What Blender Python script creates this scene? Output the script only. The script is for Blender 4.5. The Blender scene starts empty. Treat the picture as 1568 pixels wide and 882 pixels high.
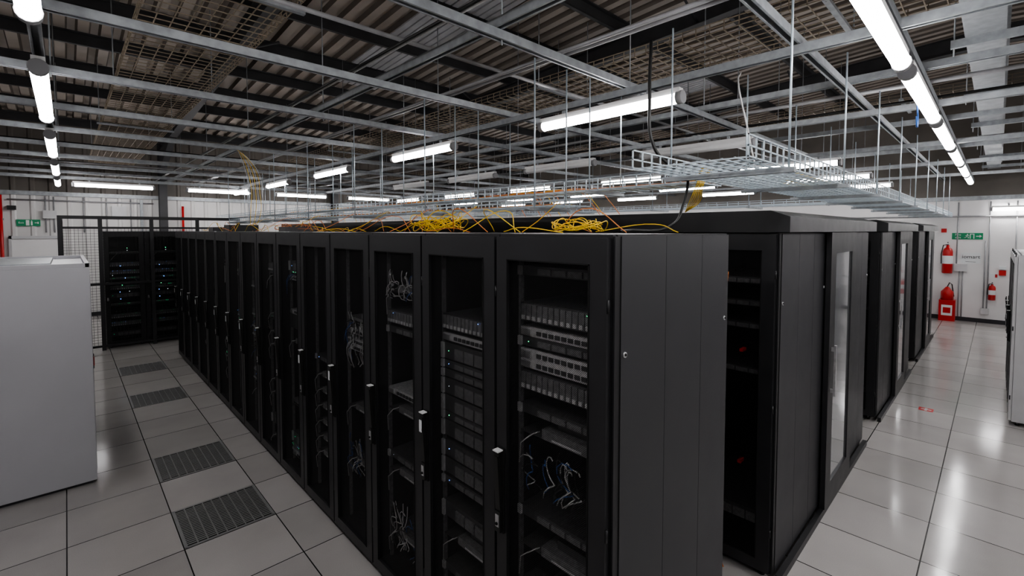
import bpy, math, random
from mathutils import Vector, Matrix
R = random.Random(7)
sc = bpy.context.scene

# ---------------------------------------------------------------- materials
def mat(name, col, rough=0.5, metal=0.0, var=0.0, vscale=6.0, bump=0.0, bscale=80.0, emit=0.0, spec=0.5):
    m = bpy.data.materials.new(name); m.use_nodes = True
    nt = m.node_tree; b = nt.nodes["Principled BSDF"]
    b.inputs["Base Color"].default_value = (*col, 1)
    b.inputs["Roughness"].default_value = rough
    b.inputs["Metallic"].default_value = metal
    b.inputs["Specular IOR Level"].default_value = spec
    if emit:
        b.inputs["Emission Color"].default_value = (*col, 1)
        b.inputs["Emission Strength"].default_value = emit
    tc = nt.nodes.new("ShaderNodeTexCoord")
    if var:
        n = nt.nodes.new("ShaderNodeTexNoise"); n.inputs["Scale"].default_value = vscale
        n.inputs["Detail"].default_value = 5
        nt.links.new(tc.outputs["Object"], n.inputs["Vector"])
        r = nt.nodes.new("ShaderNodeValToRGB")
        r.color_ramp.elements[0].position = 0.3; r.color_ramp.elements[1].position = 0.7
        r.color_ramp.elements[0].color = (*[max(0, c*(1-var)) for c in col], 1)
        r.color_ramp.elements[1].color = (*[min(1, c*(1+var)) for c in col], 1)
        nt.links.new(n.outputs["Fac"], r.inputs["Fac"])
        nt.links.new(r.outputs["Color"], b.inputs["Base Color"])
        mr = nt.nodes.new("ShaderNodeMapRange")
        mr.inputs["To Min"].default_value = max(0.03, rough-0.07); mr.inputs["To Max"].default_value = min(1, rough+0.07)
        nt.links.new(n.outputs["Fac"], mr.inputs["Value"]); nt.links.new(mr.outputs["Result"], b.inputs["Roughness"])
    if bump:
        n2 = nt.nodes.new("ShaderNodeTexNoise"); n2.inputs["Scale"].default_value = bscale
        nt.links.new(tc.outputs["Object"], n2.inputs["Vector"])
        bp = nt.nodes.new("ShaderNodeBump"); bp.inputs["Strength"].default_value = bump; bp.inputs["Distance"].default_value = 0.002
        nt.links.new(n2.outputs["Fac"], bp.inputs["Height"]); nt.links.new(bp.outputs["Normal"], b.inputs["Normal"])
    return m

M = {}
M['black'] = mat('rack_black_powdercoat', (0.018,0.018,0.020), 0.42, 0, 0.12, 9, 0.15, 600)
M['panel'] = mat('rack_side_panel', (0.031,0.031,0.035), 0.45, 0, 0.08, 5, 0.15, 500)
M['inner'] = mat('rack_interior', (0.010,0.010,0.011), 0.6, 0, 0.2, 9)
M['gap'] = mat('dark_gap', (0.003,0.003,0.003), 0.9)
M['silver'] = mat('brushed_silver', (0.60,0.60,0.61), 0.35, 0.8, 0.15, 30)
M['galv'] = mat('galvanised_steel', (0.33,0.35,0.365), 0.45, 0.4, 0.18, 14)
M['galvw'] = mat('zinc_wire', (0.46,0.53,0.58), 0.38, 0.4, 0.1, 20)
M['brass'] = mat('passivated_wire', (0.30,0.25,0.19), 0.5, 0.4, 0.2, 20)
M['beam'] = mat('painted_steel_dark', (0.045,0.045,0.048), 0.55, 0, 0.2, 4)
M['srv'] = mat('server_bezel', (0.065,0.065,0.068), 0.4, 0.2, 0.2, 40)
M['srvl'] = mat('server_bezel_grey', (0.60,0.60,0.61), 0.4, 0.4, 0.2, 50)
M['bay'] = mat('drive_bay', (0.18,0.18,0.185), 0.4, 0.3, 0.3, 60)
M['white'] = mat('white_plastic', (0.75,0.75,0.75), 0.45, 0, 0.04, 10)
M['offw'] = mat('crac_paint', (0.50,0.50,0.53), 0.42, 0, 0.03, 2, 0.1, 300)
M['wall'] = mat('wall_paint', (0.78,0.77,0.77), 0.6, 0, 0.04, 1.5, 0.2, 60)
M['clad'] = mat('wall_cladding', (0.66,0.65,0.64), 0.5, 0, 0.05, 1.2)
M['cladup'] = mat('upper_cladding', (0.15,0.135,0.12), 0.6, 0, 0.15, 1.5)
M['red'] = mat('fire_red', (0.50,0.02,0.02), 0.3, 0, 0.08, 5)
M['green'] = mat('sign_green', (0.01,0.25,0.11), 0.4, 0, 0.05, 5)
M['label'] = mat('label_paper', (0.75,0.77,0.78), 0.5, 0, 0.05, 80)
M['yellow'] = mat('cable_yellow', (0.85,0.56,0.03), 0.45, 0, 0.1, 30)
M['orange'] = mat('cable_orange', (0.75,0.25,0.07), 0.45, 0, 0.1, 30)
M['cblack'] = mat('cable_black', (0.012,0.012,0.012), 0.45, 0, 0.1, 30)
M['cgrey'] = mat('cable_grey', (0.55,0.55,0.55), 0.45, 0, 0.1, 30)
M['cblue'] = mat('cable_blue', (0.03,0.10,0.32), 0.45, 0, 0.1, 30)
M['skirt'] = mat('skirting_dark', (0.03,0.03,0.035), 0.5, 0, 0.1, 6)
M['sky'] = mat('rooflight_grp', (0.50,0.50,0.52), 0.6, 0, 0.12, 3)
M['conduit'] = mat('conduit', (0.34,0.34,0.35), 0.4, 0.2, 0.1, 10)
M['ledg'] = mat('led_green', (0.05,1.0,0.35), 0.4, emit=6)
M['ledb'] = mat('led_blue', (0.15,0.35,1.0), 0.4, emit=8)
M['ledr'] = mat('led_red', (1.0,0.08,0.05), 0.4, emit=2)
M['ledw'] = mat('led_white', (0.8,0.9,1.0), 0.4, emit=2)
M['tube'] = mat('fluorescent_tube', (1.0,0.98,0.985), 0.4, emit=27)
M['grey'] = mat('rack_light_grey', (0.55,0.55,0.56), 0.45, 0, 0.06, 5)
M['cap'] = mat('lamp_end_cap', (0.30,0.30,0.31), 0.4, 0, 0.06, 5)
M['glass'] = mat('door_window_glass',(0.62,0.64,0.66),0.05,0.85,0.03,2)

def N(nt, t, **k):
    n = nt.nodes.new(t)
    for a, v in k.items(): setattr(n, a, v)
    return n

# perforated door steel: real holes through the sheet
def perf_mat(name, axes, pitch, rad, col):
    m = bpy.data.materials.new(name); m.use_nodes = True
    nt = m.node_tree; b = nt.nodes["Principled BSDF"]; out = nt.nodes["Material Output"]
    b.inputs["Base Color"].default_value = (*col,1); b.inputs["Roughness"].default_value = 0.45
    tc = N(nt,"ShaderNodeTexCoord"); s = N(nt,"ShaderNodeSeparateXYZ"); nt.links.new(tc.outputs["Object"], s.inputs[0])
    A = N(nt,"ShaderNodeMath", operation='ADD'); B = N(nt,"ShaderNodeMath", operation='SUBTRACT')
    for k in (A,B):
        nt.links.new(s.outputs[axes[0]], k.inputs[0]); nt.links.new(s.outputs[axes[1]], k.inputs[1])
    c = N(nt,"ShaderNodeCombineXYZ"); nt.links.new(A.outputs[0], c.inputs[0]); nt.links.new(B.outputs[0], c.inputs[1])
    sca = N(nt,"ShaderNodeVectorMath", operation='SCALE'); sca.inputs["Scale"].default_value = 1/pitch
    nt.links.new(c.outputs[0], sca.inputs[0])
    fr = N(nt,"ShaderNodeVectorMath", operation='FRACTION'); nt.links.new(sca.outputs[0], fr.inputs[0])
    d = N(nt,"ShaderNodeVectorMath", operation='DISTANCE'); d.inputs[1].default_value = (0.5,0.5,0)
    nt.links.new(fr.outputs[0], d.inputs[0])
    lt = N(nt,"ShaderNodeMath", operation='LESS_THAN'); lt.inputs[1].default_value = rad
    nt.links.new(d.outputs["Value"], lt.inputs[0])
    tr = N(nt,"ShaderNodeBsdfTransparent"); mx = N(nt,"ShaderNodeMixShader")
    nt.links.new(lt.outputs[0], mx.inputs[0]); nt.links.new(b.outputs[0], mx.inputs[1]); nt.links.new(tr.outputs[0], mx.inputs[2])
    nt.links.new(mx.outputs[0], out.inputs["Surface"])
    return m
M['perf'] = perf_mat('perforated_door_steel', (1,2), 0.0085, 0.46, (0.010,0.010,0.011))
M['perfg']=perf_mat('perforated_grey_door',(1,2),.012,.27,(0.55,0.55,0.56))

# floor tiles
def floor_mat():
    m = bpy.data.materials.new('raised_floor_tiles'); m.use_nodes = True
    nt = m.node_tree; b = nt.nodes["Principled BSDF"]
    tc = N(nt,"ShaderNodeTexCoord")
    off = N(nt,"ShaderNodeVectorMath", operation='ADD'); off.inputs[1].default_value = (60-0.54, 60-0.30, 0)
    nt.links.new(tc.outputs["Object"], off.inputs[0])
    sca = N(nt,"ShaderNodeVectorMath", operation='SCALE'); sca.inputs["Scale"].default_value = 1/0.6
    nt.links.new(off.outputs[0], sca.inputs[0])
    fr = N(nt,"ShaderNodeVectorMath", operation='FRACTION'); nt.links.new(sca.outputs[0], fr.inputs[0])
    sub = N(nt,"ShaderNodeVectorMath", operation='SUBTRACT'); sub.inputs[1].default_value = (0.5,0.5,0)
    nt.links.new(fr.outputs[0], sub.inputs[0])
    ab = N(nt,"ShaderNodeVectorMath", operation='ABSOLUTE'); nt.links.new(sub.outputs[0], ab.inputs[0])
    s = N(nt,"ShaderNodeSeparateXYZ"); nt.links.new(ab.outputs[0], s.inputs[0])
    mxm = N(nt,"ShaderNodeMath", operation='MAXIMUM'); nt.links.new(s.outputs[0], mxm.inputs[0]); nt.links.new(s.outputs[1], mxm.inputs[1])
    line = N(nt,"ShaderNodeMath", operation='GREATER_THAN'); line.inputs[1].default_value = 0.4935
    nt.links.new(mxm.outputs[0], line.inputs[0])
    fl = N(nt,"ShaderNodeVectorMath", operation='FLOOR'); nt.links.new(sca.outputs[0], fl.inputs[0])
    wn = N(nt,"ShaderNodeTexWhiteNoise", noise_dimensions='2D'); nt.links.new(fl.outputs[0], wn.inputs["Vector"])
    mr = N(nt,"ShaderNodeMapRange"); mr.inputs["To Min"].default_value=0.90; mr.inputs["To Max"].default_value=1.07
    nt.links.new(wn.outputs["Value"], mr.inputs["Value"])
    n = N(nt,"ShaderNodeTexNoise"); n.inputs["Scale"].default_value = 1.6; n.inputs["Detail"].default_value = 3
    nt.links.new(tc.outputs["Object"], n.inputs["Vector"])
    r = N(nt,"ShaderNodeValToRGB"); r.color_ramp.elements[0].position=.25; r.color_ramp.elements[1].position=.75
    r.color_ramp.elements[0].color=(0.41,0.39,0.38,1); r.color_ramp.elements[1].color=(0.49,0.47,0.455,1)
    nt.links.new(n.outputs["Fac"], r.inputs["Fac"])
    n3 = N(nt,"ShaderNodeTexNoise"); n3.inputs["Scale"].default_value = 260; nt.links.new(tc.outputs["Object"], n3.inputs["Vector"])
    mr3 = N(nt,"ShaderNodeMapRange"); mr3.inputs["To Min"].default_value=0.84; mr3.inputs["To Max"].default_value=1.16; nt.links.new(n3.outputs["Fac"], mr3.inputs["Value"])
    mm = N(nt,"ShaderNodeMath", operation='MULTIPLY'); nt.links.new(mr.outputs[0], mm.inputs[0]); nt.links.new(mr3.outputs[0], mm.inputs[1])
    mul = N(nt,"ShaderNodeVectorMath", operation='SCALE'); nt.links.new(r.outputs["Color"], mul.inputs[0]); nt.links.new(mm.outputs[0], mul.inputs["Scale"])
    mx = N(nt,"ShaderNodeMix", data_type='RGBA'); nt.links.new(line.outputs[0], mx.inputs[0])
    nt.links.new(mul.outputs[0], mx.inputs[6]); mx.inputs[7].default_value=(0.02,0.02,0.02,1)
    nt.links.new(mx.outputs[2], b.inputs["Base Color"])
    rr = N(nt,"ShaderNodeMapRange"); rr.inputs["To Min"].default_value=0.08; rr.inputs["To Max"].default_value=0.18
    nt.links.new(n.outputs["Fac"], rr.inputs["Value"]); nt.links.new(rr.outputs[0], b.inputs["Roughness"])
    n4 = N(nt,"ShaderNodeTexNoise"); n4.inputs["Scale"].default_value = 5; nt.links.new(tc.outputs["Object"], n4.inputs["Vector"])
    inv = N(nt,"ShaderNodeMath", operation='SUBTRACT'); nt.links.new(n4.outputs["Fac"], inv.inputs[0]); nt.links.new(line.outputs[0], inv.inputs[1])
    bp = N(nt,"ShaderNodeBump"); bp.inputs["Strength"].default_value=0.4; bp.inputs["Distance"].default_value=0.002
    nt.links.new(inv.outputs[0], bp.inputs["Height"]); nt.links.new(bp.outputs["Normal"], b.inputs["Normal"])
    return m
M['floor'] = floor_mat()

# ---------------------------------------------------------------- mesh builder
class MB:
    def __init__(s): s.v=[]; s.f=[]; s.m=[]; s.mats=[]; s.sm=[]
    def mi(s,k):
        if k not in s.mats: s.mats.append(k)
        return s.mats.index(k)
    def hexa(s, p, k):
        i=len(s.v); s.v+=[tuple(q) for q in p]
        for q in ((0,3,2,1),(4,5,6,7),(0,1,5,4),(1,2,6,5),(2,3,7,6),(3,0,4,7)):
            s.f.append(tuple(i+a for a in q)); s.m.append(s.mi(k)); s.sm.append(False)
    def box(s,x0,x1,y0,y1,z0,z1,k):
        if x0>x1:x0,x1=x1,x0
        if y0>y1:y0,y1=y1,y0
        if z0>z1:z0,z1=z1,z0
        s.hexa([(x0,y0,z0),(x1,y0,z0),(x1,y1,z0),(x0,y1,z0),(x0,y0,z1),(x1,y0,z1),(x1,y1,z1),(x0,y1,z1)],k)
    def quad(s,p,k):
        i=len(s.v); s.v+=[tuple(q) for q in p]; s.f.append(tuple(range(i,i+len(p)))); s.m.append(s.mi(k)); s.sm.append(False)
    def tube(s, pts, r, k, seg=6, cap=True):
        pts=[Vector(p) for p in pts]; base=len(s.v); n=len(pts)
        rs = r if isinstance(r,(list,tuple)) else [r]*n
        up=None
        for j,p in enumerate(pts):
            t=(pts[min(j+1,n-1)]-pts[max(j-1,0)])
            if t.length<1e-9: t=Vector((0,0,1))
            t.normalize()
            if up is None:
                up = Vector((0,0,1)) if abs(t.z)<.9 else Vector((1,0,0))
            a=t.cross(up)
            if a.length<1e-6: a=t.orthogonal()
            a.normalize(); b2=a.cross(t).normalized(); up=b2
            for q in range(seg):
                an=2*math.pi*q/seg
                s.v.append(tuple(p+(a*math.cos(an)+b2*math.sin(an))*rs[j]))
        mi=s.mi(k)
        for j in range(n-1):
            for q in range(seg):
                q2=(q+1)%seg
                s.f.append((base+j*seg+q,base+(j+1)*seg+q,base+(j+1)*seg+q2,base+j*seg+q2)); s.m.append(mi); s.sm.append(True)
        if cap:
            s.f.append(tuple(base+q for q in range(seg))); s.m.append(mi); s.sm.append(False)
            s.f.append(tuple(base+(n-1)*seg+q for q in reversed(range(seg)))); s.m.append(mi); s.sm.append(False)
    def mesh(s,name):
        me=bpy.data.meshes.new(name); me.from_pydata(s.v,[],s.f)
        for k in s.mats: me.materials.append(M[k])
        me.polygons.foreach_set("material_index", s.m); me.polygons.foreach_set("use_smooth", s.sm)
        me.update(); return me
    def obj(s,name,loc=(0,0,0),rot=0,parent=None,bevel=0):
        o=bpy.data.objects.new(name,s.mesh(name)); sc.collection.objects.link(o)
        o.location=loc; o.rotation_euler=(0,0,rot)
        if parent: o.parent=parent
        if bevel:
            b=o.modifiers.new('bevel','BEVEL'); b.width=bevel; b.segments=2; b.limit_method='ANGLE'
        return o

def text_obj(name, txt, size, loc, rot, mk, parent=None, ext=0.001):
    c=bpy.data.curves.new(name,'FONT'); c.body=txt; c.size=size; c.align_x='CENTER'; c.align_y='CENTER'; c.extrude=ext
    c.materials.append(M[mk]); o=bpy.data.objects.new(name,c); sc.collection.objects.link(o)
    o.location=loc; o.rotation_euler=rot
    if parent: o.parent=parent
    return o

# ---------------------------------------------------------------- room shell
X0,X1,Y0,Y1=-4.0,16.1,-6.0,16.5
ZS=3.12; ZE=2.99
def zr(y): return 6.0-0.065*abs(y)
b=MB(); b.box(X0,X1,Y0,Y1,-0.1,0,'floor'); b.obj('floor')
b=MB(); b.box(X0-.15,X1+.15,Y1,Y1+.15,-0.1,ZS,'clad'); b.box(X0-.15,X1+.15,Y1,Y1+.15,ZS,zr(Y1),'cladup')
x=X0+.1
while x<X1-.1:
    for za,zb,k in ((0,ZS,'clad'),(ZS,4.85,'cladup')):
        b.hexa([(x,Y1-.03,za),(x+.05,Y1-.03,za),(x+.08,Y1,za),(x-.03,Y1,za),(x,Y1-.03,zb),(x+.05,Y1-.03,zb),(x+.08,Y1,zb),(x-.03,Y1,zb)],k)
    x+=.33
b.obj('wall_north')
b=MB(); b.box(X0-.15,X1+.15,Y0-.15,Y0,-0.1,ZS,'wall'); b.box(X0-.15,X1+.15,Y0-.15,Y0,ZS,zr(Y0),'cladup'); b.obj('wall_south')
for nm,xa,xb in (('wall_east',X1,X1+.15),('wall_west',X0-.15,X0)):
    b=MB()
    b.box(xa,xb,Y0,Y1,-.1,ZE,'wall')
    for ya,yb in ((Y0,0),(0,Y1)):
        b.hexa([(xa,ya,ZE),(xb,ya,ZE),(xb,yb,ZE),(xa,yb,ZE),(xa,ya,zr(ya)),(xb,ya,zr(ya)),(xb,yb,zr(yb)),(xa,yb,zr(yb))],'cladup')
    b.obj(nm)
for nm,a in (('baseboard_east',(X1-.02,X1,Y0,Y1-.03)),('baseboard_west',(X0,X0+.02,Y0,Y1-.03)),('baseboard_north',(X0+.02,X1-.02,Y1-.05,Y1-.03)),('baseboard_south',(X0+.02,X1-.02,Y0,Y0+.02))):
    b=MB(); b.box(*a,0,0.1,'skirt'); b.obj(nm)
b=MB(); b.box(X1-.06,X1-.001,Y0+.1,Y1-.1,ZE,ZE+.1,'galv'); b.obj('trim_1')
b=MB(); b.box(X0+.1,X1-.1,Y1-.09,Y1-.031,ZS,ZS+.1,'galv'); b.obj('trim_2')

# corrugated roof
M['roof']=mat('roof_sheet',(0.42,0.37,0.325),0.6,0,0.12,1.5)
M['roof_shade']=mat('roof_sheet_flank_shade',(0.17,0.145,0.125),0.6,0,0.12,1.5)  # darker copy of the sheet colour: groove shadow painted onto the sloping faces
b=MB(); P=0.27; x=X0-.1; cols=[]
while x<X1+.1:
    for dx,h in ((0,0),(.13,0),(.155,.075),(.245,.075)): cols.append((x+dx,h))
    x+=P
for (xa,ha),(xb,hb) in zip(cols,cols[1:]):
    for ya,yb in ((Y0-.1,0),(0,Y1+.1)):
        b.quad([(xa,ya,zr(ya)+ha),(xa,yb,zr(yb)+ha),(xb,yb,zr(yb)+hb),(xb,ya,zr(ya)+hb)],'roof' if ha==hb else 'roof_shade')
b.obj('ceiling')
b=MB()
for xs,ys,ye in ((4.0,4.6,9.6),(10.2,4.6,9.6)):
    x=xs
    for i in range(8):
        b.hexa([(x,ys,zr(ys)-.03),(x+.1,ys,zr(ys)-.03),(x+.1,ye,zr(ye)-.03),(x,ye,zr(ye)-.03),(x,ys,zr(ys)-.005),(x+.1,ys,zr(ys)-.005),(x+.1,ye,zr(ye)-.005),(x,ye,zr(ye)-.005)],'sky')
        x+=.13
b.obj('rooflight_panels')
# purlins
b=MB(); y=-5.4
while y<Y1-.3:
    z=zr(y)-.01
    b.box(X0+.01,X1-.01,y-.006,y+.006,z-.17,z-.01,'beam'); b.box(X0+.01,X1-.01,y,y+.06,z-.19,z-.17,'beam'); b.box(X0+.01,X1-.01,y-.06,y,z-.03,z-.01,'beam')
    y+=1.4
b.obj('roof_purlins')
def slanted(b,xa,xb,ya,yb,off0,off1,k):
    b.hexa([(xa,ya,zr(ya)+off0),(xb,ya,zr(ya)+off0),(xb,yb,zr(yb)+off0),(xa,yb,zr(yb)+off0),(xa,ya,zr(ya)+off1),(xb,ya,zr(ya)+off1),(xb,yb,zr(yb)+off1),(xa,yb,zr(yb)+off1)],k)
for xr in (-2.9,2.0,6.9,11.8):
    b=MB()
    for ya,yb in ((Y0+.01,0),(0,Y1-.01)):
        slanted(b,xr-.08,xr+.08,ya,yb,-.215,-.20,'beam'); slanted(b,xr-.005,xr+.005,ya,yb,-.48,-.215,'beam'); slanted(b,xr-.08,xr+.08,ya,yb,-.495,-.48,'beam')
    b.hexa([(xr-.07,Y1-2.2,zr(Y1-2.2)-.52),(xr+.07,Y1-2.2,zr(Y1-2.2)-.52),(xr+.07,Y1-.3,3.9),(xr-.07,Y1-.3,3.9),(xr-.07,Y1-2.2,zr(Y1-2.2)-.49),(xr+.07,Y1-2.2,zr(Y1-2.2)-.49),(xr+.07,Y1-.3,zr(Y1)-.47),(xr-.07,Y1-.3,zr(Y1)-.47)],'beam')
    b.box(xr-.09,xr+.09,Y1-.11,Y1-.095,0,zr(Y1)-.24,'beam'); b.box(xr-.09,xr+.09,Y1-.33,Y1-.315,0,zr(Y1)-.3,'beam'); b.box(xr-.006,xr+.006,Y1-.32,Y1-.10,0,zr(Y1)-.3,'beam')
    for yy in (3.2,5.7,8.2):
        z=zr(yy)
        b.tube([(xr,yy,z-.45),(xr-.6,yy,z-.15)],.02,'beam'); b.tube([(xr,yy,z-.45),(xr+.6,yy,z-.15)],.02,'beam')
    b.obj('roof_rafter')

# ---------------------------------------------------------------- suspended strut grid
ZX=3.50
XA,XB,YA,YB=X0+.02,X1-.07,Y0+.02,Y1-.12
def strutx(b,y,xa,xb,z):
    b.box(xa,xb,y-.03,y+.03,z+.05,z+.055,'galv'); b.box(xa,xb,y-.03,y-.026,z,z+.05,'galv'); b.box(xa,xb,y+.026,y+.03,z,z+.05,'galv')
    b.box(xa,xb,y-.03,y-.016,z-.003,z,'galv'); b.box(xa,xb,y+.016,y+.03,z-.003,z,'galv')
def struty(b,x,ya,yb,z):
    b.box(x-.03,x+.03,ya,yb,z+.05,z+.055,'galv'); b.box(x-.03,x-.026,ya,yb,z,z+.05,'galv'); b.box(x+.026,x+.03,ya,yb,z,z+.05,'galv')
    b.box(x-.03,x-.016,ya,yb,z-.003,z,'galv'); b.box(x+.016,x+.03,ya,yb,z-.003,z,'galv')
SY=[-3.58,-2.11,-.64,.98,2.3,3.77,5.24,6.71,8.18,9.65,11.12,12.59,14.06,15.5]
SXL=[-.1,3.6,6.06,8.8,11.4,14.0]; SXH=[-1.7,2.06,5.1,7.6,10.2,12.7]
b=MB()
for y in SY: strutx(b,y,XA,XB,ZX)
for x in SXL: struty(b,x,YA,YB,ZX-.06)
for x in SXH: struty(b,x,YA,YB,ZX+.06)
for x in SXL+SXH:
    for y in SY[::2]:
        zt=zr(y)-.19
        b.tube([(x+.05,y,ZX-.03),(x+.05,y,zt)],.006,'galv',5)
strutx(b,.46,XA,XB,ZX-.06); strutx(b,14.9,XA,XB,ZX-.06); strutx(b,-2.6,XA,XB,ZX-.06)
b.obj('suspended_strut_grid')
b=MB()
for x,k,r in ((2.7,'conduit',.016),(2.76,'conduit',.016),(5.6,'conduit',.02),(9.4,'conduit',.02),(1.75,'cblack',.012),(1.78,'cgrey',.008),(6.3,'cblack',.015)):
    b.tube([(x,YA+.1,ZX+.075),(x,YB-.1,ZX+.075)],r,k,7)
for y,k,r in ((3.1,'conduit',.016),(7.4,'conduit',.016),(10.4,'cblack',.02),(12.0,'conduit',.02),(13.2,'conduit',.02)):
    b.tube([(XA+.1,y,ZX+.16),(XB-.1,y,ZX+.16)],r,k,7)
b.obj('ceiling_conduit')

# ---------------------------------------------------------------- lights
def batten(L=1.55, on=True):
    b=MB(); r=.047; h=L/2
    b.tube([(0,-h+.05,0),(0,h-.05,0)], r, 'tube' if on else 'white', 14)
    b.tube([(0,-h,0),(0,-h+.05,0)], r+.006, 'cap', 14); b.tube([(0,h-.05,0),(0,h,0)], r+.006, 'cap', 14)
    b.box(-.035,.035,-h+.02,h-.02,.025,.075,'white')
    for yy in (-h*.6,h*.6): b.box(-.012,.012,yy-.015,yy+.015,.075,.115,'galv')
    return b.mesh('batten_light_mesh')
me15=batten(1.55); me15off=batten(1.55,False); me19=batten(1.95)
def lamp(me,x,y,z,rot=0):
    o=bpy.data.objects.new('fluorescent_batten_light',me); sc.collection.objects.link(o); o.location=(x,y,z); o.rotation_euler=(0,0,rot)
ZL=ZX-.06-.118
for i in (-2,0,1,2,3,4): lamp(me15,3.6,2.55+3.03*i,ZL)
for i in range(-2,4): lamp(me19,-.1,5.35+2.97*i,ZL)
for i in range(-2,5): lamp(me19,5.1+2.15*i,.46,ZL,math.pi/2)
for i in range(0,7): lamp(me19,0+2.3*i,-2.6,ZL,math.pi/2)  # unseen row, added to brighten the south side that the door glass reflects
for i in range(0,4): lamp(me15off,6.06,2.85+2.35*i,ZL)
for x in (8.8,11.4,14.0):
    for i in range(0,5): lamp(me15,x,2.5+3.0*i,ZL)
for i in range(4): lamp(me15,.9+2.2*i,14.9,ZL,math.pi/2)
lamp(me15,X1-.16,-.62,2.76)
b=MB()
for y in (-1.1,-.15): b.box(X1-.19,X1-.001,y-.015,y+.015,2.876,2.90,'galv')
b.obj('light_wall_bracket')

# trunking at right
b=MB()
b.box(-2,XB,.0,.22,3.72,3.86,'galv'); b.box(-2,XB,-.02,0,3.86,3.88,'galv'); b.box(-2,XB,-.75,-.5,3.72,3.9,'galv')
for x in range(-1,16,2): b.box(x,x+.04,-.8,.3,3.66,3.72,'galv'); b.tube([(x+.02,.28,3.6),(x+.02,.28,zr(.28)-.2)],.006,'galv',5); b.tube([(x+.02,-.3,3.6),(x+.02,-.3,zr(.3)-.2)],.006,'galv',5)
b.obj('cable_trunking')

# ---------------------------------------------------------------- wire baskets
def basket(name, axis, a0, a1, c0, c1, z, dep, k, wire=.003, lsp=.05, csp=.1, rods=None, rodtop=ZX, rodk='galvw'):
    b=MB()
    def W(p,q):
        lo=[min(p[i],q[i])-wire for i in range(3)]; hi=[max(p[i],q[i])+wire for i in range(3)]
        b.box(lo[0],hi[0],lo[1],hi[1],lo[2],hi[2],k)
    def pt(a,c,zz): return (a,c,zz) if axis=='x' else (c,a,zz)
    n=int(round((c1-c0)/lsp))
    for i in range(n+1):
        c=c0+(c1-c0)*i/n; W(pt(a0,c,z),pt(a1,c,z))
    for zz in ((z+dep/2,z+dep) if dep>0 else ()):
        for c in (c0,c1): W(pt(a0,c,zz),pt(a1,c,zz))
    m=int(round((a1-a0)/csp))
    for i in range(m+1):
        a=a0+(a1-a0)*i/m; W(pt(a,c0,z-wire),pt(a,c1,z-wire))
        if dep>0:
            W(pt(a,c0,z),pt(a,c0,z+dep)); W(pt(a,c1,z),pt(a,c1,z+dep))
    if rods:
        for a in rods:
            for c in (c0-.03,c1+.03):
                b.tube([pt(a,c,z-.04),pt(a,c,rodtop)],.006,rodk,6)
            lo=pt(a-.02,c0-.06,z-.035); hi=pt(a+.02,c1+.06,z-.008)
            b.box(lo[0],hi[0],lo[1],hi[1],lo[2],hi[2],'galv')
    return b.obj(name)
ZB=2.59; ZY=2.59
basket('wire_cable_basket','x',2.26,15.9,.80,1.40,ZB,.10,'galvw',.0035,.06,.1,rods=[2.75,4.0,5.3,6.7,8.1,9.6,11.1,12.6,14.1],rodtop=3.5)
basket('wire_cable_basket','y',1.46,15.8,3.18,3.58,ZY,.09,'galvw',.004,.08,.12,rods=[2.36,3.8,5.3,6.77,8.24,9.7,11.2,12.65],rodtop=3.5)
basket('wire_cable_basket','y',2.1,11.3,2.52,2.82,2.43,.06,'galvw',.0035,.06,.10,rods=[2.36,3.8,5.3,6.77,8.24,9.7,11.2],rodtop=3.5)
basket('wire_cable_basket','y',1.46,15.8,6.75,7.15,ZB,.06,'galvw',.003,.08,.15,rods=[2.36,3.8,5.3,6.77,8.24],rodtop=3.5)
basket('overhead_mesh_tray','y',2.6,15.5,.45,1.30,3.92,.08,'brass',.0036,.105,.12,rods=[3.7,6.65,9.6,12.5],rodtop=4.9,rodk='galv')
basket('overhead_mesh_tray','y',-1.5,14.5,4.0,4.85,3.92,.08,'brass',.0036,.105,.12,rods=[.9,3.7,6.65,9.6],rodtop=4.9,rodk='galv')
basket('overhead_mesh_tray','y',-1.5,14.5,7.7,8.5,3.92,.08,'brass',.0036,.105,.12,rods=[.9,3.7,6.65,9.6],rodtop=4.9,rodk='galv')

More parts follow.
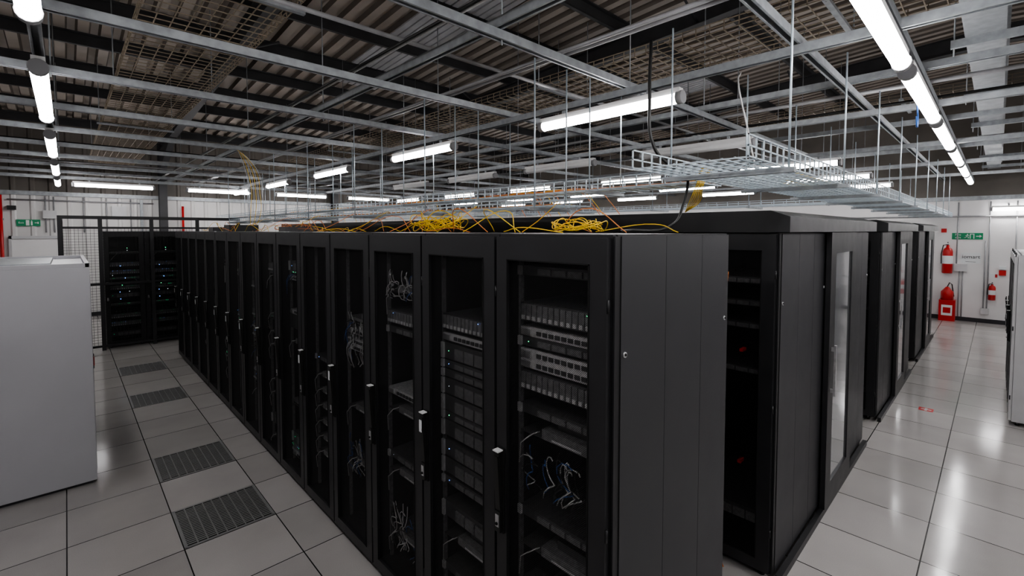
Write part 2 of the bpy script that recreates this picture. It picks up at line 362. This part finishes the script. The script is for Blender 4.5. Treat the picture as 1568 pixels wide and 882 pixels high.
# ---------------------------------------------------------------- racks
H=2.235; PW=.6075
def led(b,x,y,z,k,s=.003): b.box(x-.001,x,y-s,y+s,z-s,z+s,k)
def equip(b,D,W,spec,rng):
    xf=.07; y0=.065; y1=W-.065
    b.box(xf,xf+.02,.05,.065,.1,H-.12,'bay'); b.box(xf,xf+.02,W-.065,W-.05,.1,H-.12,'bay')
    b.box(D-.16,D-.14,.05,.075,.1,H-.12,'inner'); b.box(D-.16,D-.14,W-.075,W-.05,.1,H-.12,'inner')
    U=.0445
    for z,u,t in spec:
        h=u*U-.003; dep=.72 if t!='sw' else .35
        if t=='shelf':
            b.box(xf,xf+.6,y0,y1,z,z+.006,'srv'); b.box(xf-.01,xf+.25,y0+.08,y1-.14,z+.006,z+.05,'bay')
            b.box(xf+.03,xf+.3,y0+.02,y1-.2,z+.052,z+.09,'srv'); b.box(xf-.012,xf-.01,y0+.12,y1-.2,z+.012,z+.02,'srvl')
            b.tube([(xf,y1-.12,z+.03),(xf-.03,y1-.1,z+.02),(xf-.03,y1-.03,z-.04),(xf-.01,y1,z-.15)],.003,'cgrey',4)
        elif t=='srv':
            b.box(xf,xf+dep,y0,y1,z,z+h,'srv'); b.box(xf-.012,xf,y0-.01,y0+.012,z,z+h,'srvl'); b.box(xf-.012,xf,y1-.012,y1+.01,z,z+h,'srvl')
            n=4
            for i in range(n):
                a=y0+.04+i*(y1-y0-.14)/n; b.box(xf-.008,xf,a,a+(y1-y0-.16)/n-.006,z+.006,z+h*.75,'bay')
            if rng.random()<.5: led(b,xf-.001,y1-.05,z+h*.5,rng.choice(['ledg','ledb','ledw']),.0018)
        elif t=='stor':
            b.box(xf,xf+dep,y0,y1,z,z+h,'srv'); n=14
            for i in range(n):
                a=y0+.01+i*(y1-y0-.02)/n; w=(y1-y0-.02)/n-.005
                b.box(xf-.012,xf,a,a+w,z+.008,z+h-.006,'bay'); b.box(xf-.018,xf-.012,a+w*.2,a+w*.8,z+.012,z+.03,'srvl')
                if rng.random()<.2: led(b,xf-.019,a+w*.5,z+h-.014,rng.choice(['ledg','ledb']),.0015)
        elif t=='lit':
            b.box(xf,xf+dep,y0,y1,z,z+h,'srvl'); n=10
            for r_ in range(max(1,int(u))):
                for i in range(n):
                    a=y0+.03+i*(y1-y0-.12)/n; b.box(xf-.006,xf,a,a+.024,z+.010+r_*U,z+.028+r_*U,'srv')
                b.box(xf-.01,xf,y1-.07,y1-.01,z+.008+r_*U,z+.034+r_*U,'silver')
        elif t=='sw':
            b.box(xf,xf+dep,y0,y1,z,z+h,'bay'); n=24
            for i in range(n):
                a=y0+.03+i*(y1-y0-.06)/n; b.box(xf-.003,xf,a,a+.012,z+.008,z+.02,'gap')
                if rng.random()<.15: led(b,xf-.001,a+.006,z+.03,'ledg',.0012)
                if rng.random()<.2:
                    k=rng.choice(['cgrey','cblack','cblack','cblue'])
                    e=y0 if a<(y0+y1)/2 else y1
                    b.tube([(xf,a+.006,z+.012),(xf-.03,a+.006,z),(xf-.045,a*.6+e*.4,z-.05),(xf-.03,e,z-.08-rng.random()*.1)],.003,k,4)
        elif t=='mess':
            for i in range(14):
                k=rng.choice(['cgrey','cgrey','cgrey','cgrey','cblack','cblack','cblue']); p=[]
                a=rng.uniform(y0+.05,y1-.05); ph=rng.uniform(0,6); am=rng.uniform(.02,.09)
                for j in range(12): p.append((xf-.02+.03*math.sin(ph+j*.7),a+am*math.sin(ph+j*.8),z+u*U*(1-j/11.)+.03*math.cos(j*.9+ph)))
                b.tube(p,.003,k,4)
        elif t=='ind':
            b.box(xf-.06,xf,.20,.222,z,z+.02,'red')
        elif t=='leds':
            for i in range(9): led(b,xf-.03,rng.uniform(.1,W-.1),z+rng.uniform(0,u*U),rng.choice(['ledb','ledb','ledg','ledw']),.005)
        elif t=='blank':
            b.box(xf,xf+.02,y0,y1,z,z+h,'srv')
def rack_mesh(name,D,spec,seed,W=PW,sideA=False,sideB=False,lite=False,h=H,body='black',doorm='perf'):
    rng=random.Random(seed); b=MB(); g=.003
    b.box(.03,D,g,.02,.05,h-.01,body); b.box(.03,D,W-.02,W-g,.05,h-.01,body)
    b.box(.02,D,g,W-g,h-.03,h,body); b.box(.03,D,g,W-g,.05,.09,body)
    b.box(D-.03,D,.02,W-.02,.09,h-.03,body)
    b.box(.0,.03,g,.035,.05,h,body); b.box(.0,.03,W-.035,W-g,.05,h,body); b.box(0,.03,.035,W-.035,h-.06,h,body); b.box(0,.03,.035,W-.035,.05,.1,body)
    b.box(D,D+.012,.01,.07,.07,h-.03,body); b.box(D,D+.012,W-.07,W-.01,.07,h-.03,body); b.box(D,D+.012,.07,W-.07,h-.12,h-.03,body); b.box(D,D+.012,.07,W-.07,.07,.14,body)
    d0,d1=-.028,-.003
    b.box(d0,d1,.008,.085,.06,h-.012,body); b.box(d0,d1,W-.075,W-.008,.06,h-.012,body)
    b.box(d0,d1,.085,W-.075,h-.11,h-.012,body); b.box(d0,d1,.085,W-.075,.06,.13,body)
    b.quad([(-.014,.08,.12),(-.014,W-.07,.12),(-.014,W-.07,h-.1),(-.014,.08,h-.1)],doorm)
    b.box(d0-.003,d0,.085,.090,.13,h-.11,'gap'); b.box(d0-.003,d0,W-.080,W-.075,.13,h-.11,'gap'); b.box(d0-.003,d0,.085,W-.075,h-.115,h-.11,'gap')
    for zz in (.3,1.1,1.95): b.tube([(-.02,.006,zz),(-.02,.006,zz+.05)],.006,'black',6)
    yh=W-.040; s=.016
    b.box(-.036,-.028,yh-.02,yh+.02,.88,1.27,'gap')
    b.hexa([(-.052,yh-s,.99),(-.036,yh-s,.99),(-.036,yh+s,.99),(-.052,yh+s,.99),(-.066,yh-s*.8,1.24),(-.05,yh-s*.8,1.24),(-.05,yh+s*.8,1.24),(-.066,yh+s*.8,1.24)],'cblack')
    b.box(-.055,-.036,yh-s,yh+s,.89,.985,'cblack'); b.box(-.058,-.055,yh-.011,yh+.011,.915,.97,'silver'); b.tube([(-.057,yh,.93),(-.063,yh,.93)],.007,'gap',8)
    b.box(-.06,-.05,yh-s,yh+s,1.24,1.262,'cblack'); b.box(-.067,-.03,yh-.018,yh+.018,1.262,1.267,'white')
    if rng.random()<.5: b.box(-.069,-.066,yh-.011,yh+.011,1.16,1.225,'label')
    for xx in (.05,D-.08):
        for yy in (.07,W-.07):
            b.tube([(xx,yy,.012),(xx,yy,.05)],.008,'silver',8); b.tube([(xx,yy,0),(xx,yy,.014)],.022,'cblack',10)
    for yy,f in ((0,sideA),(W,sideB)):
        if f:
            o=-1 if yy==0 else 1; t=yy+o*.012
            seams=[.035,D*.36,D*.69,D-.01]
            for a,c in zip(seams,seams[1:]):
                b.box(a+.0015,c-.0015,min(yy,t),max(yy,t),.06,h-.006,'panel')
            b.box(.035,D-.01,min(yy,yy+o*.0108),max(yy,yy+o*.0108),.06,h-.008,'gap')
            for xx,zz in ((.058,1.79),(D-.055,1.81)):
                b.tube([(xx,t,zz),(xx,t+o*.006,zz)],.011,'silver',14); b.tube([(xx,t+o*.006,zz),(xx,t+o*.009,zz)],.005,'gap',8)
            b.box(0,.035,min(yy,yy+o*.008),max(yy,yy+o*.008),.06,h-.006,'black')
    if not lite: equip(b,D,W,spec,rng)
    else:
        b.box(.1,.12,.05,W-.05,.3,h-.3,'srv')
        for i in range(14): led(b,.099,rng.uniform(.1,W-.1),rng.uniform(.4,h-.4),rng.choice(['ledg','ledb','ledw','ledr']),.003)
    return b.mesh(name)
def place(me,x,y,rot=0,name='server_rack'):
    o=bpy.data.objects.new(name,me); sc.collection.objects.link(o); o.location=(x,y,0); o.rotation_euler=(0,0,rot); return o

def randspec(rng):
    z=.15; s=[]
    while z<H-.3:
        t=rng.choice(['srv','stor','sw','blank','gap','gap','gap','shelf','srv','lit'])
        u={'srv':rng.choice([1,2,2]),'stor':2,'sw':1,'blank':3,'gap':rng.randint(4,9),'shelf':3,'mess':6,'lit':1}[t]
        if t!='gap': s.append((z,u,t))
        z+=u*.0445
    return s
specs={
 0:[(.16,2,'shelf'),(.30,2,'srv'),(.45,1,'srv'),(.62,2,'shelf'),(.80,3,'shelf'),(.94,1,'srv'),(1.10,4,'mess'),(1.33,3,'shelf'),(1.42,1,'srv'),(1.53,2,'stor'),(1.63,2,'lit'),(1.73,1,'srv'),(1.775,1,'lit'),(1.84,2,'stor'),(2.05,1,'srv')],
 1:[(.2,2,'shelf'),(.35,1,'srv'),(.55,2,'shelf'),(.66,2,'srv'),(.85,1,'srv'),(.91,2,'srv'),(1.005,2,'srv'),(1.12,2,'srv'),(1.215,1,'srv'),(1.26,2,'srv'),(1.355,2,'srv'),(1.45,1,'srv'),(1.5,1,'srv'),(1.55,2,'srv'),(1.65,1,'lit'),(1.71,2,'stor')],
 2:[(.24,6,'mess'),(.3,2,'shelf'),(.7,1,'shelf'),(.78,1,'srv'),(1.1,2,'shelf'),(1.2,1,'lit'),(1.6,1,'srv'),(1.66,2,'stor'),(1.86,2,'shelf'),(1.84,3,'mess')],
 3:[(.50,5,'mess'),(.56,2,'shelf'),(.95,2,'shelf'),(1.28,8,'mess'),(1.38,2,'lit'),(1.5,1,'lit'),(1.58,1,'sw')],
 4:[(.40,2,'shelf'),(.53,2,'shelf'),(.66,2,'shelf'),(.79,2,'shelf'),(.92,2,'shelf'),(1.05,2,'shelf'),(1.18,1,'srv')],
}
XR1=1.423; YR1=.957; D1=1.017
for i in range(15):
    sp=specs.get(i) or randspec(random.Random(100+i))
    place(rack_mesh('server_rack_mesh',D1,sp,i,sideA=(i==0),sideB=(i==14)),XR1,YR1+PW*i)
meA=rack_mesh('rack_row_mesh',1.12,[(.3,2,'srv'),(.5,2,'stor'),(.7,1,'sw'),(.95,2,'srv'),(1.2,2,'stor'),(1.5,1,'sw'),(1.7,1,'lit')],41)
meA0=rack_mesh('rack_row_end_mesh',1.12,[(.3,2,'srv'),(.7,1,'ind'),(1.3,1,'srv'),(1.45,1,'ind'),(1.6,1,'srv'),(1.75,1,'srv'),(1.9,1,'srv')],42,sideA=True)
meB=rack_mesh('rack_row_mesh_b',.91,[],43,lite=True)
meB0=rack_mesh('rack_row_end_mesh_b',.91,[],44,lite=True,sideB=True)
YE=.94
for pod in range(3):
    ox=3.58*1.0135*pod
    xa=3.19+ox; xc=6.03+ox
    for i in range(15):
        place(meA0 if i==0 else meA,xa,YE+PW*i)
        place(meB0 if i==0 else meB,xc,YE+PW*(i+1),math.pi)
    b=MB(); x1=xa+1.12; x2=x1+.81
    b.hexa([(xa-.03,YE-.07,H+.005),(xc+.03,YE-.07,H+.005),(xc+.03,YE+.04,H+.005),(xa-.03,YE+.04,H+.005),(xa-.03,YE-.07,H+.10),(xc+.03,YE-.07,H+.10),(xc+.03,YE+.04,H+.14),(xa-.03,YE+.04,H+.14)],'black')
    b.box(xa-.03,xa+.02,YE+.04,YE+PW*15,H+.003,H+.13,'black'); b.box(xc-.02,xc+.03,YE+.04,YE+PW*15,H+.003,H+.13,'black')
    b.box(xa-.03,xc+.03,YE+.04,YE+PW*15,H+.13,H+.14,'black')
    # bottom track
    b.box(xa+.02,xc-.03,YE-.055,YE-.02,0,.05,'black')
    # sliding door leaf with window
    ya,yb=YE-.06,YE-.025; w0,w1=x1+.10,x2-.13
    b.box(x1-.06,w0,ya,yb,.05,H,'black'); b.box(w1,x2+.02,ya,yb,.05,H,'black'); b.box(w0,w1,ya,yb,.05,.22,'black'); b.box(w0,w1,ya,yb,2.07,H,'black')
    b.box(w0,w1,ya+.012,ya+.020,.22,2.07,'glass')
    b.box(x1+.0,x1+.03,ya-.035,ya-.02,.95,1.35,'silver'); b.box(x1+.01,x1+.02,ya-.02,ya,.97,1.0,'silver'); b.box(x1+.01,x1+.02,ya-.02,ya,1.3,1.33,'silver')
    b.obj('aisle_containment_door')

# ---------------------------------------------------------------- caged racks (left rear)
def mesh_panel(b,x0,x1,y0,y1,z0,z1,sp=.05,w=.0022):
    n=int(max(x1-x0,y1-y0)/sp); m=int((z1-z0)/sp)
    for i in range(1,n):
        x=x0+(x1-x0)*i/n; y=y0+(y1-y0)*i/n; b.box(x-w,x+w,y-w,y+w,z0,z1,'cblack')
    for j in range(1,m):
        z=z0+(z1-z0)*j/m; b.box(x0-w,x1+w,y0-w,y1+w,z-w,z+w,'cblack')
b=MB(); YC=11.55; CZ=2.52
px=[-.08,.46,1.22,1.98,2.74]
for x in px: b.box(x-.03,x+.03,YC-.03,YC+.03,0,CZ,'black')
for x0,x1 in zip(px,px[1:]):
    for z in (.08,1.25,2.30): b.box(x0+.03,x1-.03,YC-.02,YC+.02,z-.02,z+.02,'black')
    mesh_panel(b,x0+.03,x1-.03,YC,YC,.1,2.3)
b.box(px[0],px[-1],YC-.035,YC+.035,CZ-.06,CZ,'black')
for y in (13.3,15.0): b.box(px[0]-.03,px[0]+.03,y-.03,y+.03,0,CZ,'black')
b.box(px[0]-.03,px[0]+.03,YC,15,CZ-.06,CZ,'black'); b.box(px[0]-.02,px[0]+.02,YC,15,.06,.1,'black')
mesh_panel(b,px[0],px[0],YC+.03,15,.1,2.45)
b.obj('security_cage')
meC=rack_mesh('caged_rack_mesh',1.0,[(.2,2,'srv'),(.4,2,'stor'),(.55,2,'stor'),(.8,1,'sw'),(.95,2,'srv'),(1.1,2,'stor'),(1.3,1,'sw'),(1.4,2,'stor'),(1.55,2,'stor'),(1.8,1,'sw'),(.9,25,'leds')],77,sideA=False)
for i in range(3): place(meC,1.11+PW*i,YC+.15,math.pi/2)

# ---------------------------------------------------------------- right-hand light grey racks
meG=rack_mesh('grey_rack_mesh',.9,[(.3,2,'srv'),(.9,2,'stor'),(1.4,1,'sw')],55,h=1.97,body='grey',doorm='perfg',lite=True)
for i in range(4): place(meG,7.2+PW*(i+1),-.17,-math.pi/2)

# ---------------------------------------------------------------- big grey-white unit on left
b=MB(); x0,x1,y0,y1,h=-1.16,.14,5.50,7.35,1.93
b.box(x0,x1,y0,y1,.03,h,'offw'); b.box(x0+.03,x1-.03,y0+.03,y1-.03,0,.03,'skirt')
b.box(x0,x1,y0,y0+.03,h,h+.035,'offw'); b.box(x0,x1,y1-.03,y1,h,h+.035,'offw'); b.box(x0,x0+.03,y0,y1,h,h+.035,'offw'); b.box(x1-.03,x1,y0,y1,h,h+.035,'offw')
b.box(x0+.25,x1-.25,y0+.3,y1-.3,h,h+.03,'galv')
b.box(x1,x1+.004,y0+.05,y0+.9,.1,h-.08,'offw'); b.box(x1,x1+.004,y0+.95,y1-.05,.1,h-.08,'offw')
b.box(x1+.004,x1+.03,y0+.82,y0+.85,.85,1.0,'cblack'); b.box(x1+.004,x1+.02,y0+.35,y0+.41,.98,1.06,'red')
b.obj('air_conditioning_unit',bevel=.006)

# ---------------------------------------------------------------- perforated floor tiles
M['grille']=mat('floor_grille',(0.26,0.26,0.26),.45,.2,.08,12)
b=MB(); s=.297
z1=.004
b.box(-s,s,-s,-s+.02,.0005,z1,'grille'); b.box(-s,s,s-.02,s,.0005,z1,'grille'); b.box(-s,-s+.02,-s,s,.0005,z1,'grille'); b.box(s-.02,s,-s,s,.0005,z1,'grille')
b.box(-s+.02,s-.02,-s+.02,s-.02,.0005,.001,'gap')
n=22
for i in range(1,n):
    y=-s+.02+(2*s-.04)*i/n; b.box(-s+.02,s-.02,y-.0055,y+.0055,.001,z1,'grille')
for i in range(1,9):
    x=-s+.02+(2*s-.04)*i/9; b.box(x-.004,x+.004,-s+.02,s-.02,.001,z1,'grille')
gm=b.mesh('perforated_floor_tile_mesh')
for y in (4.2,5.4,7.8,9.6):
    o=bpy.data.objects.new('perforated_floor_tile',gm); sc.collection.objects.link(o); o.location=(.84,y,0)

b=MB(); b.box(-.07,.07,-.07,.07,.0003,.001,'red'); b.box(-.05,.05,-.012,.012,.001,.0014,'white'); b.box(-.012,.012,-.05,.05,.001,.0014,'white')
b.obj('floor_label',(7.75,.56,0))

# ---------------------------------------------------------------- cables
def cables(name, lst):
    groups={}
    for k,r,pts in lst: groups.setdefault((k,r),[]).append(pts)
    e=bpy.data.objects.new(name,None); sc.collection.objects.link(e)
    for (k,r),ps in groups.items():
        c=bpy.data.curves.new(name+'_'+k,'CURVE'); c.dimensions='3D'; c.bevel_depth=r; c.bevel_resolution=1; c.resolution_u=6
        for pts in ps:
            sp=c.splines.new('BEZIER'); sp.bezier_points.add(len(pts)-1)
            for q,p in zip(sp.bezier_points,pts): q.co=p; q.handle_left_type=q.handle_right_type='AUTO'
        c.materials.append(M[k]); o=bpy.data.objects.new(k+'_cables',c); sc.collection.objects.link(o); o.parent=e
    return e
L=[]
def loops(cx,cy,k,n,rx,ry,hz,z0=H+.01):
    for i in range(n):
        a=R.uniform(0,6.28); q=R.uniform(.4,1); p=[]
        for j in range(9):
            t=a+j*.75
            p.append((cx+math.cos(t)*rx*q+R.uniform(-.03,.03),cy+math.sin(t)*ry*q+R.uniform(-.03,.03),z0+abs(math.sin(t*1.3+i))*hz*R.uniform(.3,1)))
        L.append((k,.003,p))
loops(2.05,2.95,'yellow',10,.18,.28,.15); loops(2.1,1.65,'yellow',7,.14,.18,.08)
loops(2.1,6.2,'orange',4,.2,.4,.12)
for i in range(9):
    y=[1.3,2.0,2.9,3.6,4.4,5.2,6.3,7.5,8.6][i]; k='orange' if i%2 else 'yellow'
    y=max(y,2.0)
    L.append((k,.003,[(2.0,y,H+.005),(2.2,y+.05,H+.08),(2.5,y+.15,2.45),(2.6,y+.3,2.445),(2.65,y+1.2,2.44)]))
for i in range(44):
    y=R.uniform(1.1,9.6); x=R.uniform(1.7,2.35); hh=R.choice([.03,.05,.08,.13,.15])
    L.append(('orange' if R.random()<.6 else 'yellow',.0028,[(x,y,H+.005),(x+R.uniform(-.1,.1),y+.18,H+hh),(x+R.uniform(-.1,.2),y+R.uniform(.35,.7),H+.008)]))
for i in range(24):
    y=R.uniform(1.6,10)
    L.append(('orange' if R.random()<.7 else 'yellow',.003,[(3.3,y,H+.15),(3.32,y+.1,H+.25),(3.4,y+.3,ZY+.01),(3.4,y+1.2,ZY+.01)]))
for i in range(10):
    L.append(('yellow' if i%3 else 'orange',.0035,[(3.23+i*.03,1.5,ZY+.01),(3.23+i*.032,5,ZY+.015),(3.25+i*.03,9,ZY+.01),(3.23+i*.03,14,ZY+.015)]))
for i in range(7):
    L.append(('yellow' if i%2 else 'orange',.003,[(2.56+i*.033,2.2,2.44),(2.57+i*.03,6,2.445),(2.58+i*.03,11.2,2.44)]))
for i in range(12):
    yy=.86+i*.042; L.append((['yellow','cgrey','yellow','cblack'][i%4],.004,[(3.2+i*.10,yy,ZB+.01),(5,yy+.02,ZB+.01),(9,yy-.02,ZB+.012),(15,yy,ZB+.01)]))
for i in range(6):
    L.append(('yellow',.003,[(3.35+.02*i,1.6,ZY+.01),(3.22+.03*i,1.44,ZY+.11),(3.13+.02*i,1.44,ZB-.03),(3.16+.03*i,1.5,H+.22),(3.3,1.6,H+.15)]))
cables('patch_cable_runs',L)
L=[('cblack',.012,[(3.05,1.75,3.6),(3.02,1.74,3.2),(3.05,1.72,2.85),(3.15,1.65,2.72),(3.3,1.5,ZY+.02)]),
   ('cblack',.009,[(2.9,1.4,ZB+.02),(3.0,1.44,2.55),(2.98,1.46,2.42),(2.85,1.45,2.3),(2.3,1.5,H+.01)])]
cables('power_cable',L)
L=[('cgrey',.006,[(3.9,1.45,3.5),(3.6,1.35,3.3),(3.65,1.3,3.0),(3.55,1.25,2.9),(3.6,1.2,ZB+.01)]),
   ('cblue',.006,[(5.15,.5,3.40),(5.2,.5,3.25),(5.25,.5,3.18),(5.2,.5,3.12),(5.15,.5,3.2)])]
cables('hanging_network_cable',L)
L=[]
for i in range(7):
    o=i*.045; k='yellow' if i%2 else 'cgrey'
    L.append((k,.0042,[(1.9,8.18+o*.5,ZX+.06),(2.05+o*.7,8.5+o*.5,3.50-o*.3),(2.2+o*1.0,8.75+o*.5,3.25-o*.4),(2.27+o*.7,8.8,2.9),(2.24+o*.9,8.8,2.6),(2.25+o*.4,8.8,H+.01)]))
cables('yellow_cable_drop',L)
b=MB()
b.box(1.75,2.15,7.9,8.2,H+.002,H+.10,'cblack'); b.box(1.9,2.3,5.9,6.15,H+.002,H+.06,'srv'); b.box(1.7,2.1,8.7,9.0,H+.002,H+.07,'srv')
b.obj('network_switch')
b=MB(); b.tube([(3.14,1.22,1.98),(3.13,1.24,1.7),(3.125,1.23,1.4),(3.12,1.27,1.1),(3.13,1.26,.8),(3.12,1.30,.5),(3.13,1.3,.2),(3.1,1.2,.01)],.004,'orange',5)
b.obj('fibre_patch_cable')

# ---------------------------------------------------------------- east wall items
def sign_exit(name,face,u0,u1,z0,z1):
    b=MB()
    if face=='e':
        xx=X1-.01
        b.box(xx,X1-.0005,u0,u1,z0,z1,'green')
        zc=(z0+z1)/2
        b.box(xx-.002,xx,u0+.04,u0+.12,zc-.008,zc+.008,'white'); b.hexa([(xx-.002,u0+.02,zc),(xx,u0+.02,zc),(xx,u0+.06,zc-.035),(xx-.002,u0+.06,zc-.035),(xx-.002,u0+.02,zc+.001),(xx,u0+.02,zc+.001),(xx,u0+.06,zc+.035),(xx-.002,u0+.06,zc+.035)],'white')
        b.box(xx-.002,xx,u0+.15,u0+.23,z0+.02,z1-.02,'white'); b.box(xx-.003,xx-.002,u0+.165,u0+.215,z0+.02,z1-.035,'green')
        b.tube([(xx-.003,u0+.27,z1-.035),(xx,u0+.27,z1-.035)],.012,'white',8)
        b.tube([(xx-.001,u0+.27,z1-.05),(xx-.001,u0+.285,zc-.01),(xx-.001,u0+.25,zc-.03),(xx-.001,u0+.26,z0+.02)],.006,'white',4)
        b.tube([(xx-.001,u0+.285,zc-.01),(xx-.001,u0+.31,zc-.035),(xx-.001,u0+.335,zc-.035)],.006,'white',4); b.tube([(xx-.001,u0+.24,zc+.005),(xx-.001,u0+.27,zc+.03),(xx-.001,u0+.31,zc+.01)],.005,'white',4)
        o=b.obj(name); text_obj('sign_text','Fire\nexit',.07,(xx-.002,u0+.44,zc),(math.pi/2,0,-math.pi/2),'white',o)
    else:
        yy=Y1-.045
        b.box(u0,u1,yy,Y1-.031,z0,z1,'green'); zc=(z0+z1)/2
        b.box(u0+.16,u0+.22,yy-.002,yy,z0+.015,z1-.015,'white'); b.box(u1-.10,u1-.03,yy-.002,yy,zc-.008,zc+.008,'white'); b.box(u1-.05,u1-.03,yy-.002,yy,zc-.025,zc+.025,'white')
        b.tube([(u0+.26,yy-.002,z1-.03),(u0+.26,yy,z1-.03)],.01,'white',8); b.box(u0+.245,u0+.275,yy-.002,yy,z0+.02,z1-.045,'white')
        o=b.obj(name); text_obj('sign_text','Exit',.06,(u0+.08,yy-.002,zc),(math.pi/2,0,0),'white',o)
sign_exit('exit_sign','e',.25,.80,2.03,2.19)
sign_exit('exit_sign','n',-.86,-.45,2.36,2.52)
b=MB(); b.box(X1-.01,X1-.0005,.27,.62,1.44,1.70,'label'); b.box(X1-.012,X1-.01,.36,.54,1.475,1.483,'cblack'); o=b.obj('wall_sign')
text_obj('sign_text','iomart',.12,(X1-.012,.445,1.60),(math.pi/2,0,-math.pi/2),'cblack',o)
def extinguisher(name,x,y,z0,h,r,k='red'):
    b=MB()
    pts=[(x,y,z0),(x,y,z0+.01),(x,y,z0+h*.68),(x,y,z0+h*.76),(x,y,z0+h*.81),(x,y,z0+h*.88)]
    b.tube(pts,[r*.85,r,r,r*.8,r*.35,r*.3],k,16)
    b.box(x-.03,x+.03,y-.012,y+.012,z0+h*.88,z0+h*.92,'cblack'); b.box(x-.09,x+.02,y-.01,y+.01,z0+h*.95,z0+h*.975,'cblack'); b.box(x-.09,x-.0,y-.01,y+.01,z0+h*.905,z0+h*.92,'silver')
    b.tube([(x,y,z0+h*.9),(x-r*.6,y+r*.8,z0+h*.88),(x-r*.7,y+r*1.15,z0+h*.6),(x-r*.5,y+r*1.1,z0+h*.3)],.010,'cblack',6)
    b.tube([(x,y,z0+h*.3),(x,y,z0+h*.55)],r*1.01,'label',16,False)
    b.box(x+r*.8,X1-.0005,y-.02,y+.02,z0+h*.55,z0+h*.6,'silver')
    return b.obj(name)
extinguisher('fire_extinguisher',X1-.13,.86,1.18,.80,.10)
extinguisher('fire_extinguisher',X1-.12,.06,.58,.44,.065)
b=MB()
b.box(X1-.32,X1-.03,.68,.98,.0,.52,'red'); b.box(X1-.325,X1-.32,.73,.93,.14,.40,'label'); b.box(X1-.327,X1-.325,.76,.90,.2,.34,'red')
b.tube([(X1-.16,.84,.52),(X1-.16,.84,.72),(X1-.16,.84,.78),(X1-.16,.84,.84)],[.12,.12,.07,.03],'red',14)
b.tube([(X1-.16,.84,.84),(X1-.2,.80,.95),(X1-.1,.76,.9),(X1-.1,.72,.6)],.012,'cblack',6)
b.obj('fire_extinguisher_stand')
b=MB()
b.box(X1-.09,X1-.0005,.50,.74,1.24,1.42,'grey')
for yy,za,zb in ((.58,.1,1.24),(.64,.1,1.24),(.2,.3,2.0),(.14,.3,2.95),(-.3,.1,2.95),(.70,1.42,2.95)): b.tube([(X1-.025,yy,za),(X1-.025,yy,zb)],.013,'conduit',8)
b.box(X1-.07,X1-.0005,.10,.24,.22,.36,'grey'); b.box(X1-.06,X1-.0005,-.16,-.04,1.18,1.30,'red'); b.box(X1-.06,X1-.0005,-.16,-.04,1.32,1.40,'label'); b.box(X1-.04,X1-.0005,.9,1.0,2.2,2.3,'red')
b.tube([(X1-.03,-.9,2.6),(X1-.03,3,2.6)],.02,'conduit',8)
b.obj('wall_conduit_and_boxes')
b=MB(); b.box(X1-.012,X1-.0005,-.06,.12,1.10,1.22,'label'); b.box(X1-.014,X1-.012,-.02,.02,1.12,1.2,'red'); b.obj('safety_notice')

# tripod
b=MB(); c=Vector((10.75,-.42,0))
for a in (0.6,2.7,4.8):
    b.tube([c+Vector((math.cos(a)*.42,math.sin(a)*.42,.01)),c+Vector((math.cos(a)*.2,math.sin(a)*.2,.5)),c+Vector((0,0,.95))],.013,'cblack',8)
    b.tube([c+Vector((math.cos(a)*.2,math.sin(a)*.2,.5)),c+Vector((0,0,.45))],.006,'cblack',6)
b.tube([c+Vector((0,0,.4)),c+Vector((0,0,1.45))],.014,'cblack',8); b.box(c.x-.05,c.x+.05,c.y-.05,c.y+.05,1.45,1.52,'cblack'); b.tube([c+Vector((0,.03,1.47)),c+Vector((.05,.25,1.35))],.008,'cblack',6)
b.obj('tripod')

# ---------------------------------------------------------------- north wall items
b=MB(); yy=Y1-.031
b.box(-1.0,-.95,yy-.05,yy,0,2.12,'grey'); b.box(-.12,-.05,yy-.05,yy,0,2.12,'grey'); b.box(-1.0,-.05,yy-.05,yy,2.05,2.12,'grey')
b.box(-.95,-.12,yy-.02,yy,0.02,2.05,'wall'); b.box(-.24,-.16,yy-.05,yy-.02,1.0,1.03,'silver'); b.box(-.20,-.17,yy-.03,yy-.02,.95,1.1,'silver')
b.obj('door_1')
b=MB()
b.tube([(-1.11,Y1-.1,0),(-1.11,Y1-.1,3.1)],.035,'red',12)
for z in (1,2.5): b.box(-1.16,-1.06,Y1-.12,Y1-.031,z,z+.04,'galv')
b.obj('sprinkler_pipe')
b=MB(); b.tube([(2.47,Y1-.1,0),(2.47,Y1-.1,2.95)],.03,'red',12); b.box(2.42,2.52,Y1-.12,Y1-.031,2.3,2.34,'galv'); b.obj('sprinkler_pipe')
b=MB()
for x in (-.35,-.2,.35,.8,1.3): b.tube([(x,Y1-.05,2.2),(x,Y1-.05,3.1)],.016,'conduit',8)
b.box(.9,1.2,Y1-.12,Y1-.031,2.6,2.9,'grey'); b.box(-.4,-.15,Y1-.12,Y1-.031,2.55,2.75,'grey'); b.box(-1.0,-.85,Y1-.14,Y1-.031,2.75,2.85,'cblack')
b.box(1.5,1.56,Y1-.12,Y1-.031,.1,3.1,'galv')
b.tube([(-1.0,Y1-.05,3.0),(1.8,Y1-.05,3.0)],.02,'conduit',8)
b.obj('wall_conduit')

# ---------------------------------------------------------------- world + camera
w=bpy.data.worlds.new('world'); w.use_nodes=True; w.node_tree.nodes['Background'].inputs[0].default_value=(.5,.5,.52,1); w.node_tree.nodes['Background'].inputs[1].default_value=.05; sc.world=w
sc.view_settings.view_transform='AgX'
try: sc.view_settings.look='AgX - Medium High Contrast'
except Exception as ex: print(ex)
cam=bpy.data.cameras.new('camera'); co=bpy.data.objects.new('camera',cam); sc.collection.objects.link(co)
co.location=(0,0,2.25); co.rotation_euler=(math.radians(90-2.41),0,math.radians(46.23-90))
cam.sensor_width=36; cam.lens=16.36; cam.shift_y=-0.037; cam.clip_start=.02
sc.camera=co
